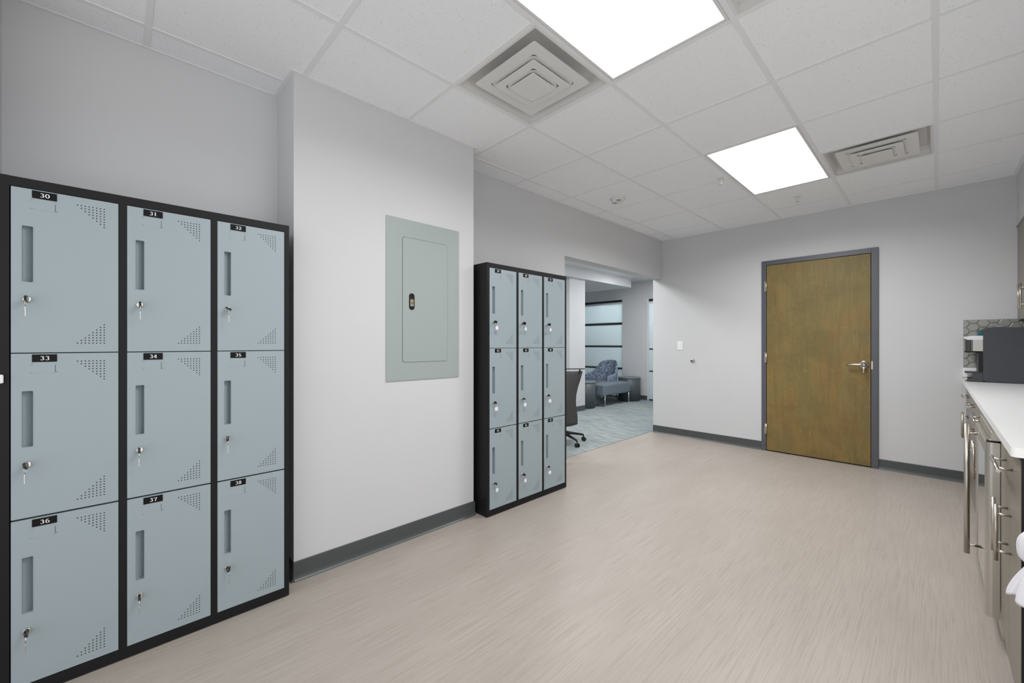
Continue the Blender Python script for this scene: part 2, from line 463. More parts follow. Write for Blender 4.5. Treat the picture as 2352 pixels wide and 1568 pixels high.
def ring(b, r0, z0, r1, z1, m, rc=0, n=6):
    """square ring surface between half-sizes r0 and r1, with corners rounded by rc"""
    def loop(r, z):
        c = min(rc, r * .9); P = []
        for sx, sy, a0 in ((1, 1, 0), (-1, 1, 90), (-1, -1, 180), (1, -1, 270)):
            for k in range(n + 1):
                a = R(a0 + 90 * k / n); P.append((sx * (r - c) + c * math.cos(a), sy * (r - c) + c * math.sin(a), z))
        return P
    A, B = loop(r0, z0), loop(r1, z1)
    b.grid([A, B], m, True, True)
    return A, B
def diffuser(i, j, label):
    x, y = GX + (i + .5) * T, GY + (j + .5) * T
    t = thing('air_diffuser', (x, y, CEIL), label, 'air vent', 'square ceiling air diffusers')
    h = T / 2 - .0125
    b = MB()
    # pan: lip, sloping sides, back with a round neck
    b.grid([[(s * h, u * h, .002) for s, u in ((1, 1), (-1, 1), (-1, -1), (1, -1))], [(s * (h - .012), u * (h - .012), .002) for s, u in ((1, 1), (-1, 1), (-1, -1), (1, -1))]], M['white_metal'], False, True)
    prof = [(h - .010, .002, 0), (h - .016, .040, 0), (h - .030, .072, .02), (.20, .092, .06)]
    for (r0, z0, c0), (r1, z1, c1) in zip(prof, prof[1:]): ring(b, r0, z0, r1, z1, M['white_metal'], (c0 + c1) / 2)
    sq = []; ci_ = []
    for q in range(48):
        a = 2 * PI * q / 48; ca, sa = math.cos(a), math.sin(a); kk = .202 / max(abs(ca), abs(sa))
        sq.append((kk * ca, kk * sa, .092)); ci_.append((.148 * ca, .148 * sa, .094))
    b.grid([sq, ci_], M['white_metal'], True, True)
    b.build('pan', t)
    b = MB(); inner = [(.148 * math.cos(2 * PI * q / 48), .148 * math.sin(2 * PI * q / 48), .094) for q in range(48)]
    up = [(p[0], p[1], .24) for p in inner]
    b.grid([inner, up], M['duct'], True, True); b.disc((0, 0, .24), .148, M['slot'], 48, 'Z')
    for q in (-.06, .0, .06): b.box(-.13, q - .004, .15, .13, q + .012, .153, M['duct'])
    b.build('duct_collar', t)
    # nested cones, each a dished square plate with a square hole; the last one closed
    for (ro, rf, ri, zo) in ((.222, .162, .096, .004), (.146, .104, .048, -.010), (.088, 0, 0, -.022)):
        b = MB()
        if ri:
            ring(b, ro, zo, rf, zo, M['white_metal'], .010)
            prev = (rf, 0.0)
            for q in range(1, 6):
                u = q / 5; cur = (rf + (ri - rf) * math.sin(u * PI / 2), .034 * (1 - math.cos(u * PI / 2)))
                ring(b, prev[0], zo + prev[1], cur[0], zo + cur[1], M['white_metal'], .035); prev = cur
            ring(b, ro, zo, ro, zo + .004, M['white_metal'], .010)
            ring(b, ro, zo + .004, rf, zo + .004, M['white_metal'], .010)
        else:
            A, B_ = ring(b, ro, zo, ro, zo + .004, M['white_metal'], .010)
            for P_, z_ in ((A, zo), (B_, zo + .004)): b._tag([b.bm.faces.new([b.bm.verts.new((p[0], p[1], z_)) for p in P_])], M['white_metal'])
            b.tube((0, 0, zo - .0008), (0, 0, zo), .006, M['white_metal'], seg=12)
        b.build('louver_plate', t, fix=False)
    return t
diffuser(0, 1, 'square stepped ceiling air vent beside the large light panel at the top')
diffuser(2, 5, 'square stepped ceiling air vent right of the light panel nearer the door')
diffuser(2, 1, 'ceiling air vent cut off at the top edge right of the large light')

t = thing('smoke_detector', (-2.155, 3.50, CEIL), 'round white smoke detector on the ceiling tile left of the far light', 'smoke detector')
b = MB(); b.lathe((0, 0, 0), [(.072, .004), (.074, -.006), (.070, -.012)], M['smoke_plastic']); b.build('base', t)
b = MB(); b.lathe((0, 0, 0), [(.064, -.010), (.060, -.026), (.046, -.038), (.02, -.041)], M['smoke_plastic']); b.build('cover', t)
for a0, rr in ((-70, .056), (-70, .048), (100, .056), (170, .05)):
    pts = [(rr * math.cos(R(a0 + q * 8)), rr * math.sin(R(a0 + q * 8)), -.031 if rr > .05 else -.0375) for q in range(7)]
    b = MB(); b.path(pts, .0022, M['slot'], 6); b.build('vent_slot', t)
b = MB(); b.box(-.03, -.012, -.0425, -.012, .008, -.040, M['slot']); b.build('label_plate', t)

def sprinkler(x, y, label):
    t = thing('sprinkler_head', (x, y, CEIL + .003), label, 'sprinkler', 'fire sprinkler heads in the ceiling')
    b = MB(); b.lathe((0, 0, 0), [(.03, 0), (.029, -.004), (.016, -.008)], M['white_metal']); b.build('escutcheon', t)
    b = MB(); b.tube((0, 0, -.006), (0, 0, -.026), .006, M['white_metal'])
    for s_ in (-1, 1): b.path([(s_ * .006, 0, -.02), (s_ * .011, 0, -.034), (s_ * .004, 0, -.05)], .0018, M['white_metal'], 6)
    b.build('frame_arms', t)
    b = MB(); b.lathe((0, 0, 0), [(.014, -.05), (.014, -.052)], M['chrome'], 16); b.build('deflector', t)
sprinkler(-.93, 4.70, 'small white sprinkler head between the far light panel and the door wall')
sprinkler(-1.285, 3.71, 'tiny bright sprinkler head just left of the far light panel')

# ================================================================== LOCKERS
LW, LD, LH = .896, .405, 1.812
DW, DP, DOFF = .266, .2905, .0265
ROWS = [1.776, 1.200, .621]; DHT = .573

def locker_door_mesh():
    b = MB(); m = M['locker_door']; h = DHT; th = .032
    U = [0, .0245, .050, DW]; V = [0, -.131, -.326, -h]
    bm = b.bm; e = .0012
    u_ = [e, .0245, .050, DW - e]; v_ = [-e, -.131, -.326, -h + e]
    gv = [[bm.verts.new((0, u, v)) for v in v_] for u in u_]
    fs = []
    for i in range(3):
        for j in range(3):
            if (i, j) == (1, 1): continue
            fs.append(bm.faces.new((gv[i][j], gv[i][j + 1], gv[i + 1][j + 1], gv[i + 1][j])))
    # rounded pocket: rim polygon replaced by octagon-ish corners, walls and floor
    P = [gv[1][1], gv[2][1], gv[2][2], gv[1][2]]; dep = -.027
    Q = [bm.verts.new((-.010 if v.co.y < .03 else -.030, v.co.y + dy, v.co.z + dz)) for v, dy, dz in zip(P, (.001, -.001, -.001, .001), (-.001, -.001, .001, .001))]
    for i in range(4): fs.append(bm.faces.new((P[i], P[(i + 1) % 4], Q[(i + 1) % 4], Q[i])))
    fs.append(bm.faces.new(Q))
    # edges
    per = [gv[i][0] for i in range(4)] + [gv[3][j] for j in (1, 2, 3)] + [gv[i][3] for i in (2, 1, 0)] + [gv[0][j] for j in (2, 1)]
    def outer(v, x):
        y = 0 if v.co.y < .01 else (DW if v.co.y > DW - .01 else v.co.y)
        z = 0 if v.co.z > -.01 else (-h if v.co.z < -h + .01 else v.co.z)
        return bm.verts.new((x, y, z))
    o1 = [outer(v, -e) for v in per]; o2 = [outer(v, -th) for v in per]; n = len(per)
    for A, B in ((per, o1), (o1, o2)):
        for i in range(n): fs.append(bm.faces.new((A[i], A[(i + 1) % n], B[(i + 1) % n], B[i])))
    fs.append(bm.faces.new(o2))
    b._tag(fs, m)
    bmesh.ops.recalc_face_normals(bm, faces=bm.faces)
    # fillets in the pocket corners
    for (y, z, sy, sz) in ((.0245, -.131, 1, -1), (.050, -.131, -1, -1), (.0245, -.326, 1, 1), (.050, -.326, -1, 1)):
        r = .004; pts = [(0, y, z)] + [(0, y + sy * (r - r * math.cos(a)), z + sz * (r - r * math.sin(a))) for a in [R(q * 15) for q in range(7)]][::1]
        b.prism([(p[0] - .0001, p[1], p[2]) for p in pts], (-.026, 0, 0), m)
    # raised rim around the pocket
    for y0, z0, y1, z1 in ((.0230, -.3275, .0245, -.1295), (.050, -.3275, .0515, -.1295), (.0245, -.131, .050, -.1295), (.0245, -.3275, .050, -.326)):
        b.box(0, y0, z0, .0006, y1, z1, m)
    # ventilation holes
    for r_ in range(8):
        for c_ in range(8):
            if c_ >= r_: b.disc((.0003, .157 + c_ * .010, -.030 - r_ * .0099), .0020, M['hole'], 10)
            if c_ >= 7 - r_: b.disc((.0003, .157 + c_ * .010, -.470 - r_ * .0099), .0020, M['hole'], 10)
    # embossed card holder: slit at the right, bumps at the left and below
    b.box(0, .1015, -.066, .0004, .1028, -.042, M['slot']); b.box(0, .1028, -.0665, .0004, .108, -.0653, M['slot'])
    b.box(0, .0995, -.0375, .0007, .1065, -.0362, m, .0003, 1)
    for y, z in ((.0425, -.038), (.0425, -.0685), (.0965, -.0700)): b.box(0, y, z, .0016, y + .0075, z + .0032, m, .0008, 1)
    b.box(0, .052, -.0700, .0003, .094, -.0694, m)
    return b
def lock_mesh():
    b = MB(); b.lathe((0, .0365, -.387), [(.0115, .0), (.0115, .003), (.0098, .006), (.0092, .0065)], M['chrome'], 24, 'X')
    b.box(.0062, .0355, -.392, .0067, .0375, -.382, M['black'])
    return b

# ---- serif digits as ribbons
def arc(cx, cy, rx, ry, a0, a1, n=16):
    return [(cx + rx * math.cos(R(a0 + (a1 - a0) * k / n)), cy + ry * math.sin(R(a0 + (a1 - a0) * k / n))) for k in range(n + 1)]
DIG = {
 '0': [arc(.32, .5, .25, .45, 0, 360, 28)],
 '1': [[(.32, 0), (.32, 1)], [(.12, .04), (.52, .04)], [(.32, .95), (.13, .84)]],
 '2': [arc(.31, .71, .22, .24, 170, -25) + [(.42, .45), (.08, .07)], [(.06, .06), (.58, .06)], [(.56, .06), (.57, .22)]],
 '3': [arc(.29, .745, .19, .21, 150, -90), arc(.29, .28, .23, .24, 90, -150)],
 '4': [[(.42, .97), (.04, .30)], [(.03, .27), (.62, .27)], [(.43, 0), (.43, 1)], [(.27, .04), (.60, .04)]],
 '5': [[(.13, .93), (.53, .93)], [(.14, .95), (.12, .50)], arc(.29, .31, .24, .26, 140, -150)],
 '6': [arc(.33, .29, .23, .25, 0, 360, 24), arc(.46, .36, .37, .59, 82, 185)],
 '7': [[(.06, .92), (.58, .92)], [(.57, .92), (.40, .5), (.30, 0)], [(.08, .94), (.08, .76)]],
 '8': [arc(.32, .75, .18, .20, 0, 360, 24), arc(.32, .28, .235, .235, 0, 360, 24)],
 '9': [arc(.31, .71, .23, .25, 0, 360, 24), arc(.18, .64, .37, .59, 5, -98)],
}
def draw_text(b, s, x, cy, cz, hgt, m, wid=None, thin=.075, thick=.17, adv=.74):
    wid = wid or hgt
    tot = (len(s) * adv - (adv - .64)) * wid; y0 = cy - tot / 2
    bm = b.bm; i_ = b._mi(m)
    for ch in s:
        for pl in DIG[ch]:
            n = len(pl); closed = n > 4 and abs(pl[0][0] - pl[-1][0]) + abs(pl[0][1] - pl[-1][1]) < 1e-6
            L = []
            for k in range(n):
                a = pl[max(k - 1, 0)]; c = pl[min(k + 1, n - 1)]
                if closed and k in (0, n - 1): a = pl[n - 2]; c = pl[1]
                dx, dy = c[0] - a[0], c[1] - a[1]; q = math.hypot(dx, dy) or 1
                t = (thin + (thick - thin) * abs(dy / q) ** 1.3) / 2
                nx, ny = -dy / q * t, dx / q * t; p = pl[k]
                L.append(((p[0] + nx, p[1] + ny), (p[0] - nx, p[1] - ny)))
            vs = [[bm.verts.new((x, y0 + u * wid, cz - hgt / 2 + v * hgt)) for u, v in pr] for pr in L]
            for A, B in zip(vs, vs[1:]):
                f = bm.faces.new((A[0], A[1], B[1], B[0])); f.material_index = i_
                f.normal_update()
                if f.normal.x < 0: f.normal_flip()
        y0 += adv * wid

def plate_obj(num, parent):
    b = MB(); b.box(0, .0475, -.0300, .0016, .1065, -.0035, M['plate'], .0012)
    bmesh.ops.recalc_face_normals(b.bm, faces=b.bm.faces)
    draw_text(b, num, .0020, .0775, -.0168, .0145, M['ink'], .0165)
    return b.build('number_plate', parent, fix=False)

def locker_body(parent):
    b = MB(); m = M['locker_body']; f = -.0015
    b.box(-LD, 0, .004, f, .0235, LH, m, .0015); b.box(-LD, LW - .0235, .004, f, LW, LH, m, .0015)
    b.box(-LD, .02, LH - .034, f, LW - .02, LH - .0005, m, .0015)
    b.box(-LD, .02, .004, f, LW - .02, .045, m, .0015)
    for k_ in (1, 2):
        y = DOFF + k_ * DP - (DP - DW) + .0015; b.box(-LD + .01, y, .03, f, y + (DP - DW) - .003, LH - .03, m)
    b.box(-LD, .01, .02, -LD + .012, LW - .01, LH - .02, m)
    for z in (1.2015, .6225): b.box(-LD + .01, .02, z - .012, -.034, LW - .02, z + .012, M['black'])
    b.box(-.06, .02, .03, -.055, LW - .02, LH - .03, M['black'])  # black sheet added behind the doors so the gaps between them stay dark
    b.box(-LD + .02, .012, 0, -.02, LW - .012, .006, M['black'])
    return b.build('cabinet_body', parent)

bank1 = thing('locker_cabinet', (-2.206, -.2855, 0), 'black framed bank of nine blue-grey locker doors numbered 30 to 38, nearest at left', 'locker', 'banks of numbered lockers')
bank2 = thing('locker_cabinet', (-2.212, 1.886, 0), 'black framed bank of nine blue-grey locker doors numbered 39 to 47, before the lounge opening', 'locker', 'banks of numbered lockers')
body = locker_body(bank1); body2 = body.copy(); COL.objects.link(body2); body2.parent = bank2
dm = locker_door_mesh().build('door', None, fix=False).data
lm = lock_mesh().build('lock').data
for o in [o for o in COL.objects if o.data in (dm, lm)]: bpy.data.objects.remove(o)
num = 30; KEYPOS = []
for bank in (bank1, bank2):
    for r_ in range(3):
        for c_ in range(3):
            d = bpy.data.objects.new('door', dm); COL.objects.link(d); d.parent = bank
            d.location = (0, DOFF + c_ * DP, ROWS[r_])
            l = bpy.data.objects.new('lock', lm); COL.objects.link(l); l.parent = d
            plate_obj(str(num), d)
            KEYPOS.append((num, bank.location + Vector((0.0065, DOFF + c_ * DP + .0365, ROWS[r_] - .387))))
            num += 1

def key_proto(tagged):
    t = thing('locker_key', (0, 0, 0), '', 'key')
    b = MB()
    b.box(0, -.001, -.004, .007, .001, .004, M['chrome'])
    b.prism([(.005, -.0032, -.005), (.009, -.0032, -.0105), (.020, -.0032, -.0115), (.027, -.0032, -.008), (.029, -.0032, 0), (.027, -.0032, .008), (.020, -.0032, .0115), (.009, -.0032, .0105), (.005, -.0032, .005)], (0, .0064, 0), M['key_black'])
    b.build('key_head', t)
    b = MB(); b.torus((.022, 0, -.014), .0115, .0008, M['chrome'], 'Y', 24, 6); b.build('key_ring', t)
    b = MB()
    if tagged:
        b.tube((.026, .0, -.024), (.026, 0, -.030), .0022, M['tag'], seg=8)
        b.lathe((.024, .002, -.043), [(.0145, 0), (.0155, .0008), (.0155, .0022), (.0145, .003)], M['tag'], 28, 'X')
        b.lathe((.0242, .002, -.043), [(.0115, .003), (.0115, .0034)], M['white_plastic'], 24, 'X')
        b.build('key_tag', t)
    else:
        b.box(.021, -.0012, -.060, .0265, .0012, -.027, M['chrome'], .0005)
        b.box(.0265, -.0012, -.036, .031, .0012, -.033, M['chrome'])
        b.build('spare_key', t)
    return t
protoA, protoB = key_proto(False), key_proto(True)
firstA = firstB = True
ANG = {30: 0, 31: 3, 32: 62, 33: 10, 34: 0, 35: -12, 36: 8, 37: 4, 38: -14}
for n_, p in KEYPOS:
    if n_ < 39:
        k = protoA if firstA else copy_tree(protoA); firstA = False
        k['label'] = 'black-headed key with a hanging metal spare in locker door %d' % n_
        k['group'] = 'keys in the nearer lockers'
    else:
        k = protoB if firstB else copy_tree(protoB); firstB = False
        k['label'] = 'black-headed key with a round pale tag in locker door %d' % n_
        k['group'] = 'tagged keys in the farther lockers'
    k.location = p
    k.rotation_euler.z = R(random.uniform(-14, 14)) if n_ >= 39 else R(random.uniform(-6, 6))
    hd = [c for c in k.children if c.name.startswith('key_head')][0]
    hd.rotation_euler.x = R(ANG.get(n_, random.uniform(25, 60)))

b = MB(); b.box(-2.202, -.296, 1.100, -2.192, -.2735, 1.130, M['white_plastic'], .004)
tag(b.build('plastic_clip'), 'small rounded white clip on the left edge of the nearest locker bank', 'clip')

# ================================================================== ELECTRICAL PANEL, SWITCH, BUMPER
t = thing('electrical_panel', (XB, 1.448, 1.0), 'grey metal electrical panel with a locked door on the projecting wall', 'electrical panel')
def rrect(y0, z0, y1, z1, r, x, n=5):
    P = []
    for cy, cz, a0 in ((y1 - r, z1 - r, 0), (y0 + r, z1 - r, 90), (y0 + r, z0 + r, 180), (y1 - r, z0 + r, 270)):
        for k in range(n + 1): a = R(a0 + 90 * k / n); P.append((x, cy + r * math.cos(a), cz + r * math.sin(a)))
    return P
b = MB(); b.box(0, -.272, .004, .007, .272, 1.015, M['panel'], .0015)
b.prism(rrect(-.1655, .1165, .1745, .9035, .018, .0068), (.0006, 0, 0), M['black'])
for y, z in ((-.02, .965), (.025, .963)): b.disc((.0072, y, z), .002, M['slot'], 8)
b.build('cover_plate', t)
b = MB(); b.prism(rrect(-.1635, .1185, .1725, .9015, .016, .007), (.002, 0, 0), M['panel']); pd = b.build('door', t)
b = MB(); b.prism(rrect(-.119, .448, -.081, .553, .0188, .0088), (.003, 0, 0), M['locker_body'])
b.box(.0118, -.112, .515, .0122, -.088, .532, M['black']); b.box(.0118, -.112, .470, .0145, -.088, .514, M['stainless'], .001)
b.lathe((0, -.098, .497), [(.009, .0145), (.009, .020), (.006, .022)], M['brass'], 20, 'X'); b.build('latch', pd)

t = thing('light_switch', (-2.378, YK, 1.207), 'white light switch plate on the wall left of the brown door', 'light switch')
b = MB(); b.box(-.036, -.006, -.058, .036, 0, .058, M['white_plastic'], .003); b.build('switch_plate', t)
b = MB(); b.box(-.016, -.009, -.032, .016, -.005, .032, M['white_plastic'], .0015); b.build('rocker', t)
t = thing('wall_bumper', (-2.214, YK, 1.012), 'small round metal door bumper on the wall below the light switch', 'door stop')
b = MB(); b.lathe((0, 0, 0), [(.028, 0), (.028, -.006), (.024, -.012), (.019, -.014)], M['steel'], 28, 'Y'); b.build('rose', t)
b = MB(); b.lathe((0, 0, 0), [(.017, -.012), (.017, -.020), (.012, -.022)], M['steel'], 24, 'Y'); b.lathe((0, 0, 0), [(.007, -.0218), (.007, -.0228)], M['black'], 16, 'Y'); b.build('bumper_pad', t)

# ================================================================== KITCHEN RUN
XF = .181; XC = .160; YE = 2.015
def bar_handle(p, axis, length, parent, r=.006, off=.035, name='handle'):
    b = MB(); x, y, z = p; h = length / 2; s_ = length * .33
    if axis == 'Z':
        b.tube((x - off, y, z - h), (x - off, y, z + h), r, M['steel'])
        for q in (-s_, s_): b.tube((x - off, y, z + q), (x, y, z + q), r * .75, M['steel'], seg=10)
    else:
        b.tube((x - off, y - h, z), (x - off, y + h, z), r, M['steel'])
        for q in (-s_, s_): b.tube((x - off, y + q, z), (x, y + q, z), r * .75, M['steel'], seg=10)
    return b.build(name, parent)
def base_cab(y0, y1, label):
    t = thing('base_cabinet', (XF, (y0 + y1) / 2, 0), label, 'cabinet', 'taupe base cabinets under the white worktop')
    h = (y1 - y0) / 2; g_ = .0015; C = M['cab']
    b = MB(); b.box(.02, -h, .095, .61, h, .88, C); b.box(.065, -h, 0, .61, h, .0945, M['black']); b.build('carcass', t)
    b = MB(); b.box(0, -h + g_, .735, .019, h - g_, .868, C, .001); d = b.build('drawer', t)
    bar_handle((0, 0, .80), 'Y', .26, d)
    for s_ in (-1, 1):
        b = MB(); b.box(0, min(s_ * g_, s_ * (h - g_)), .095, .019, max(s_ * g_, s_ * (h - g_)), .732, C, .001); d = b.build('door', t)
        bar_handle((0, s_ * .05, .565), 'Z', .20, d)
base_cab(YE, 2.585, 'taupe base cabinet at the near end, in front of the steel beverage cooler')
base_cab(3.20, 3.93, 'taupe base cabinet just beyond the steel beverage cooler')
base_cab(3.93, 4.66, 'middle one of the three taupe base cabinets beyond the cooler')
base_cab(4.66, 5.395, 'farthest taupe base cabinet against the door wall')
b = MB(); b.box(.182, YE - .006, .0, XR - .01, YE - .0005, .88, M['locker_body']); tag(b.build('end_panel'), 'black end panel closing the near end of the base cabinets', 'panel')

t = thing('beverage_cooler', (.14, 2.892, 0), 'undercounter beverage cooler with steel framed glass door and long tubular handle', 'cooler')
b = MB(); b.box(.045, -.298, .03, .64, .298, .862, M['stainless'], .002); b.box(.07, -.29, 0, .62, .29, .03, M['black']); b.build('casing', t)
b = MB(); b.box(.014, -.296, .833, .044, .298, .872, M['stainless'], .003)
b.build('top_grille', t)
S_ = M['stainless']; b = MB()
# frame of the door: near stile rounded
pts = [(.040, -.298)] + [(.020 - .020 * math.sin(R(a)), -.278 - .020 * math.cos(R(a))) for a in range(0, 91, 9)] + [(0, -.258), (.040, -.258)]
b.prism([(p[0], p[1], .107) for p in pts], (0, 0, .72), S_)
b.box(0, .235, .107, .040, .297, .827, S_, .002); b.box(0, -.258, .107, .040, .235, .165, S_, .002); b.box(0, -.258, .775, .040, .235, .827, S_, .002)
cd = b.build('door', t)
b = MB(); b.box(.003, -.258, .165, .012, .235, .775, M['cooler_glass']); b.build('door_glass', cd)
b = MB(); b.tube((-.036, .165, .19), (-.036, .165, .835), .0105, M['steel'])
for z in (.235, .79): b.tube((-.036, .165, z), (.004, .165, z), .006, M['steel'], seg=10)
b.build('handle', cd)
b = MB(); b.box(.004, -.292, .828, .034, -.262, .833, M['black']); b.tube((.016, -.28, .826), (.016, -.28, .838), .006, M['steel']); b.build('hinge', t)
b = MB()
for y in (-.26, .26): b.tube((.08, y, 0), (.08, y, .03), .014, M['chair_black'])
b.build('foot', t)

# worktop
t = thing('worktop', (0, 0, 0), 'white quartz worktop running to the door wall with a low upstand', 'worktop')
b = MB(); rr = .012
P = [(XR, 1.995), (XR, 5.4), (XC, 5.4)] + [(XC + rr - rr * math.cos(R(a)), 1.995 + rr - rr * math.sin(R(a))) for a in (0, 22, 45, 67, 90)]
b.prism([(x, y, .884) for x, y in P], (0, 0, .030), M['counter']); b.build('slab', t)
b = MB(); b.box(XC + .002, 5.381, .914, XR, YK - .001, 1.022, M['counter'], .002); b.box(XR - .02, 2.0, .914, XR - .001, 5.381, 1.022, M['counter'], .002); b.build('upstand', t)

# hexagon tiles on the back wall
t = thing('tile_backsplash', (0, 0, 0), 'grey hexagon tile backsplash on the door wall above the worktop', 'backsplash')
b = MB(); b.box(XC + .002, YK - .004, 1.022, XR, YK, 1.443, M['grout']); b.build('grout_bed', t)
b = MB(); f2f = .068; sd = f2f / math.sqrt(3); X0, X1, Z0, Z1 = XC + .004, XR - .002, 1.024, 1.442
def clip(poly):
    for ax, lim, sg in ((0, X0, 1), (0, X1, -1), (1, Z0, 1), (1, Z1, -1)):
        out = []
        for i in range(len(poly)):
            a, c = poly[i - 1], poly[i]; ia = sg * (a[ax] - lim) >= 0; ic = sg * (c[ax] - lim) >= 0
            if ia != ic:
                q = (lim - a[ax]) / (c[ax] - a[ax]); out.append((a[0] + q * (c[0] - a[0]), a[1] + q * (c[1] - a[1])))
            if ic: out.append(c)
        poly = out
        if len(poly) < 3: return []
    return poly
for i in range(-1, 13):
    for j in range(-1, 8):
        cx = .165 + i * sd * 1.5; cz = 1.07 + j * f2f + (f2f / 2 if i % 2 else 0)
        def hexa(s): return clip([(cx + s * math.cos(R(60 * q)), cz + s * math.sin(R(60 * q))) for q in range(6)])
        o_, n_ = hexa(sd * .965), hexa(sd * .80)
        if len(o_) < 3: continue
        b.prism([(p[0], YK - .004, p[1]) for p in o_], (0, -.003, 0), M['hex'])
        if len(n_) >= 3 and len(n_) == len(o_):
            A = [(p[0], YK - .007, p[1]) for p in o_]; B = [(p[0], YK - .0095, p[1]) for p in n_]
            b.grid([A, B], M['hex'], False, True); b.prism([(p[0], YK - .0094, p[1]) for p in n_], (0, -.0001, 0), M['hex'])
b.build('hexagon_tiles', t)

# upper cabinets
def upper_cab(y0, y1, label):
    t = thing('wall_cabinet', (.468, (y0 + y1) / 2, 0), label, 'cabinet', 'taupe wall cabinets under the soffit')
    h = (y1 - y0) / 2; b = MB(); b.box(.02, -h, 1.43, .33, h, 2.202, M['cab']); b.box(.03, -h + .01, 1.426, .32, h - .01, 1.43, M['black']); b.build('carcass', t)
    for s_ in (-1, 1):
        b = MB(); b.box(0, min(s_ * .0015, s_ * (h - .0015)), 1.43, .019, max(s_ * .0015, s_ * (h - .0015)), 2.200, M['cab'], .001); d = b.build('door', t)
        bar_handle((0, s_ * .055, 1.59), 'Z', .19, d)
upper_cab(4.385, 5.40, 'taupe wall cabinet nearest the door wall, above the coffee maker')
upper_cab(3.385, 4.385, 'taupe wall cabinet second from the door wall, on the viewer side of the first')

# coffee maker
t = thing('coffee_maker', (.267, 5.27, .914), 'black and silver single cup coffee maker at the far end of the worktop', 'coffee maker')
b = MB()
b.prism([(p[1], -.10, p[2]) for p in rrect(0, .004, .36, .452, .022, 0)], (0, .20, 0), M['coffee'], False); b.box(.01, -.095, 0, .35, .095, .006, M['black'])
b.build('housing', t)
b = MB(); hp = [(.004, -.088)] + [(-.045 - .060 * math.sin(R(a)), -.030 - .058 * math.cos(R(a))) for a in range(0, 91, 10)] + [(-.045 - .060 * math.cos(R(a)), .030 + .058 * math.sin(R(a))) for a in range(0, 91, 10)] + [(.004, .088)]
b.prism([(p[0], p[1], .258) for p in hp], (0, 0, .094), M['mirror']); b.box(-.100, -.084, .245, .004, .084, .258, M['black'], .002)
b.build('brew_head', t)
b = MB(); b.prism([(-.118, -.092, .374), (-.085, -.092, .352), (.004, -.092, .352), (.004, -.092, .386), (-.07, -.092, .386)], (0, .184, 0), M['coffee_silver']); b.build('lift_handle', t)
b = MB(); b.box(-.02, -.085, .06, .004, .085, .245, M['black'], .003); b.box(-.03, -.08, .075, -.02, .08, .24, M['coffee'], .003); b.build('column', t)
b = MB(); b.box(-.088, -.09, .004, .004, .09, .030, M['coffee'], .003); b.box(-.055, -.09, .028, .004, .09, .078, M['coffee'], .003); b.box(-.1, -.09, .070, .004, .09, .082, M['coffee'], .003)
b.box(-.112, -.086, .018, -.07, .086, .030, M['stainless'], .002); b.build('drip_tray', t)
b = MB(); b.box(-.022, .045, .386, .004, .09, .436, M['teal'], .004); b.build('water_reservoir', t)
t = thing('glass_dish', (.36, 5.25, 1.3665), 'small clear glass dish resting on top of the coffee maker', 'dish')
b = MB(); b.lathe((0, 0, 0), [(.030, 0), (.040, .010), (.044, .016), (.041, .016), (.036, .010), (.012, .004)], M['glass'], 24); b.build('bowl', t)
# towel hanging at the near end
t = thing('hanging_towel', (.232, 1.93, 0), 'white cloth towel hanging at the near end of the base cabinets', 'towel')
b = MB(); rows = []
levels = [(.690, .030), (.684, .048), (.668, .062), (.645, .068), (.620, .066), (.600, .064), (.588, .052), (.580, .046), (.566, .052), (.545, .060), (.520, .068), (.495, .074), (.475, .078), (.460, .080)]
NS = 72
for z, r_ in levels:
    row = []; amp = min(1, max(0, (.60 - z) / .12))
    for q in range(NS):
        a = 2 * PI * q / NS
        rr_ = r_ * (1 + (.03 + .10 * amp) * math.sin(6 * a + z * 7) + .04 * math.sin(13 * a - z * 20))
        row.append((rr_ * math.cos(a), .58 * rr_ * math.sin(a), z - amp * .022 * math.cos(a) + amp * .006 * math.sin(6 * a)))
    rows.append(row)
b.grid(rows, M['cloth'], True, True)
b._tag([b.bm.faces.new([b.bm.verts.new(p) for p in rows[0]])], M['cloth'], True)
ob = b.build('cloth', t); ob.modifiers.new('s', 'SUBSURF').render_levels = 1; sf = ob.modifiers.new('thick', 'SOLIDIFY'); sf.thickness = .002
b = MB(); b.tube((.0, .077, .70), (0, .0, .70), .005, M['steel']); b.tube((0, 0, .68), (0, 0, .712), .005, M['steel']); b.lathe((0, .077, .70), [(.018, 0), (.018, -.004)], M['steel'], 20, 'Y'); b.build('hook', t)

# ================================================================== LOUNGE BEYOND THE OPENING
LC = 2.60; YL = 8.30
b = MB()
b.box(-9.2, YL, 0, -6.25, YL + .12, ZT, W); b.box(-6.25, YL, 2.235, -4.99, YL + .12, ZT, W); b.box(-4.99, YL, 0, -4.375, YL + .12, ZT, W)
b.box(-4.375, YL, 2.2, -2.6, YL + .12, ZT, W); b.box(-3.4, YL, 0, -2.6, YL + .12, ZT, W)
struct(b.build('wall_lounge_far'))
b = MB(); b.box(XO - .001, YK + .14, 0, XO + .14, YL + .12, ZT, W); struct(b.build('wall_lounge_right'))
b = MB(); b.box(-9.3, .4, 0, -9.2, YL + .12, ZT, W); b.box(-9.3, .3, 0, XO, .4, ZT, W); struct(b.build('wall_lounge_near'))
b = MB(); b.box(-9.3, .3, LC, XO - .001, YL + .12, LC + .1, M['white_metal']); struct(b.build('ceiling_lounge'))
b = MB(); b.box(-9.2, 4.2, 2.405, -4.45, 7.75, LC, W); struct(b.build('trim_2'))
b = MB(); b.box(-5.6, 5.77, 0, -4.52, 6.23, 2.405, W); struct(b.build('wall_column'))
